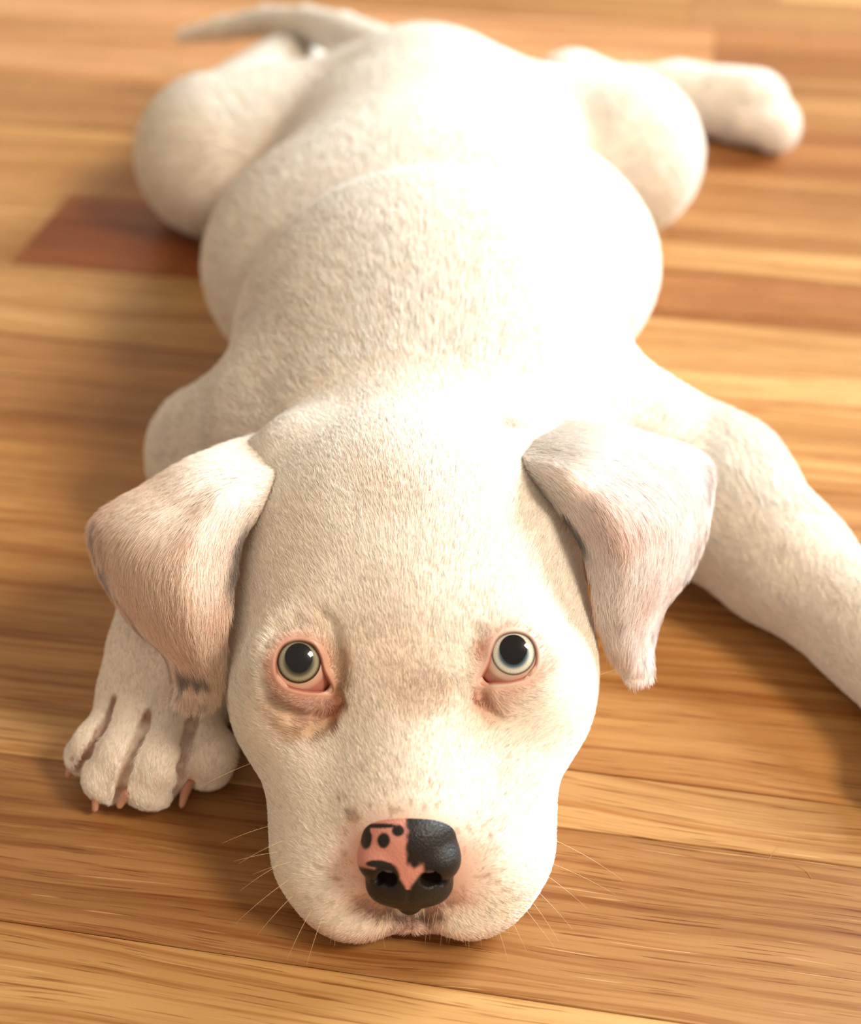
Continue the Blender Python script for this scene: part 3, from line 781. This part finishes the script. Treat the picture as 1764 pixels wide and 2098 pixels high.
def nose_col(P, s_, t_):
    n = vnoise(P, 700); dx = s_-838; t = t_
    pink = np.array((.64, .27, .21)); blk = np.array((.009, .007, .007))
    c = np.repeat(pink[None], len(P), 0)
    j = 8*(n-.5)*2
    def ell(cx, cy, rx, ry, soft=.18): return 1-sstep(1-soft, 1+soft, np.sqrt(((s_-cx)/rx)**2+((t-cy)/ry)**2)+.12*(n-.5))
    f = sstep(828, 838, s_+j*.5)*(1-sstep(1768, 1780, t+j)); f = np.maximum(f, sstep(862, 872, s_+j*.3)*(1-sstep(1792, 1800, t)))
    for e in ((750, 1718, 12, 22), (786, 1722, 13, 16), (816, 1702, 13, 12), (775, 1692, 40, 5), (772, 1770, 24, 8), (745, 1700, 14, 16)): f = np.maximum(f, ell(*e))
    # dark lower lobes either side of the pink wedge
    wedge = 1-sstep(0, 9, np.abs(s_-(836+(1812-t)*.02))-np.clip((1818-t)*.72, 0, 80))
    lowf = sstep(1778, 1786, t+np.clip((s_-780)*-.15, -5, 12))*(1-wedge*(t < 1822)); f = np.maximum(f, lowf)
    lobe = ell(790, 1805, 30, 42, .12); f = np.maximum(f, lobe*(t > 1768)); f = np.maximum(f, ell(905, 1800, 42, 22, .15))
    c = blend(c, blk, f); 
    return c
nc = nose_col(Vn, s_, t_)
nose = mesh_obj('nose', Vn, Qn, NOSE, puppy, nc); nose['label'] = 'nose half black and half pink with black spots'
print('nose', time.time()-T0)
# ------------------------------------------------------------------ claws
def claw(root, tip, r, bend):
    root = np.array(root); tip = np.array(tip); L_ = 14; ns = 12; V, Fq, Cc = [], [], []
    ax_ = tip-root; u_ = np.cross(ax_, (0, 0, 1.)); u_ /= np.linalg.norm(u_); v_ = np.cross(u_, ax_); v_ /= np.linalg.norm(v_)
    for i in range(L_+1):
        t = i/L_; p = root+ax_*t+np.array((0, 0, 1.))*bend*math.sin(math.pi*t); rr = r*(1-.62*t**1.3)*(1 if i < L_ else .25)*(.3 if i == 0 else .8 if i == 1 else 1)
        for j in range(ns):
            a_ = 2*math.pi*j/ns; V.append(p+u_*math.cos(a_)*rr*.85+v_*math.sin(a_)*rr); Cc.append(np.array((.50, .22, .15))*(1-t)+np.array((.70, .42, .29))*t)
    for i in range(L_):
        for j in range(ns): Fq.append((i*ns+j, i*ns+(j+1) % ns, (i+1)*ns+(j+1) % ns, (i+1)*ns+j))
    Fq.append(tuple(range(L_*ns, L_*ns+ns)))
    o = mesh_obj('claw', np.array(V), Fq, CLAW, puppy, np.array(Cc)); return o
for r_, t2, rad in (((164, 1545), (137, 1594, .0025), .0021), ((207, 1606), (194, 1664, .0020), .0023), ((275, 1618), (242, 1656, .0050), .0024), ((392, 1592), (371, 1656, .0020), .0025)):
    q = trace([r_])[0]; dq = (q-CAM)/np.linalg.norm(q-CAM); claw(q+dq*.0030, at(*t2), rad, .0012)
for dx in (-.017, -.006, .006, .016): claw(RP+(dx, -.027+abs(dx)*.3, -.004), RP+(dx, -.038+abs(dx)*.3, -.013), .002, .001)
# ------------------------------------------------------------------ whiskers
def whisker(px, py, dirpx, Lm, droop=.3, r=.00007):
    p, n = hit(px, py)
    if p is None: return
    d0 = UPV*(-dirpx[1])+np.array((1., 0, 0))*dirpx[0]; d0 /= np.linalg.norm(d0); d = d0*.85+n*.5; d /= np.linalg.norm(d)
    pts = []; q = p-n*.0003; st = Lm/9
    for i in range(10):
        pts.append(q.copy()); d = d+np.array((0, 0, -droop*.14)); d = d+d0*.05; d /= np.linalg.norm(d); q = q+d*st
        if q[2] < .0008: q[2] = .0008; d[2] = max(d[2], 0)
    V, Fq = [], []
    for i, q in enumerate(pts):
        rr = r*(1-.8*i/9); t = pts[min(i+1, 9)]-pts[max(i-1, 0)]; t /= np.linalg.norm(t); u_ = np.cross(t, (0.3, .2, 1.)); u_ /= np.linalg.norm(u_); v_ = np.cross(t, u_)
        for j in range(4): V.append(q+rr*(u_*math.cos(j*math.pi/2)+v_*math.sin(j*math.pi/2)))
    for i in range(9):
        for j in range(4): Fq.append((i*4+j, i*4+(j+1) % 4, i*4+4+(j+1) % 4, i*4+4+j))
    mesh_obj('whisker', np.array(V), Fq, WHISK, puppy)
WL = [(535, 1600, (-1, -.05), .016), (525, 1560, (-1, .25), .020), (540, 1640, (-.8, .6), .022), (560, 1690, (-1, .3), .016), (575, 1745, (-1, .1), .014), (575, 1770, (-.9, .6), .014), (595, 1800, (-.9, .7), .020),
      (605, 1830, (-.8, .8), .016), (640, 1860, (-.5, 1), .016), (660, 1880, (-.3, 1), .014), (585, 1720, (-1, .5), .015), (600, 1765, (-1, .2), .012),
      (1165, 1570, (1, .15), .016), (1150, 1610, (.9, .4), .014), (1140, 1700, (1, .2), .020), (1135, 1720, (.9, .6), .024), (1120, 1765, (1, .4), .022), (1115, 1790, (.9, .7), .016),
      (1095, 1820, (.8, .8), .016), (1085, 1840, (.6, .9), .015), (1065, 1850, (.8, .9), .016), (1040, 1870, (.5, 1), .012), (1015, 1885, (.3, 1), .012)]
for a_ in WL: whisker(*a_)
for i in range(30):
    px = 672+i*12+random.uniform(-5, 5)
    if 810 < px < 860: continue
    whisker(px, 1885+random.uniform(-30, 12)-10*(abs(px-850) > 130), (random.uniform(-.35, .35)+(px-850)/500, 1), random.uniform(.006, .011), .6, .00006)
whisker(450, 1140, (1, -.1), .010, .0); whisker(452, 1245, (1, .0), .010, .0)
whisker(1222, 1385, (1, -.5), .012, .0); whisker(1224, 1400, (1, -.5), .011, .0)
# ------------------------------------------------------------------ loose hairs on the floor
def loose(p0, p1, label):
    a, b = at(*p0, .0002), at(*p1, .0002); V, Fq = [], []; n = 8
    d = b-a; s2 = np.array([-d[1], d[0], 0]); s2 /= np.linalg.norm(s2)
    for i in range(n+1):
        t = i/n; q = a+d*t+s2*.0008*math.sin(t*math.pi); r = .00006
        V += [q+s2*r, q+(0, 0, r), q-s2*r, q-(0, 0, r)]
    for i in range(n):
        for j in range(4): Fq.append((i*4+j, i*4+(j+1) % 4, i*4+4+(j+1) % 4, i*4+4+j))
    o = mesh_obj('loose_hair', np.array(V), Fq, flat_mat('shed_hair', srgb(196, 150, 84), .5)); o['label'] = label; o['category'] = 'hair'; o['group'] = 'shed hairs on the floor'
loose((1572, 1765), (1626, 1712), 'fine shed hair crossing the dark grain crack of the floor')
loose((1630, 1772), (1663, 1800), 'shorter fine shed hair lying just below the grain crack')
print('done', time.time()-T0)
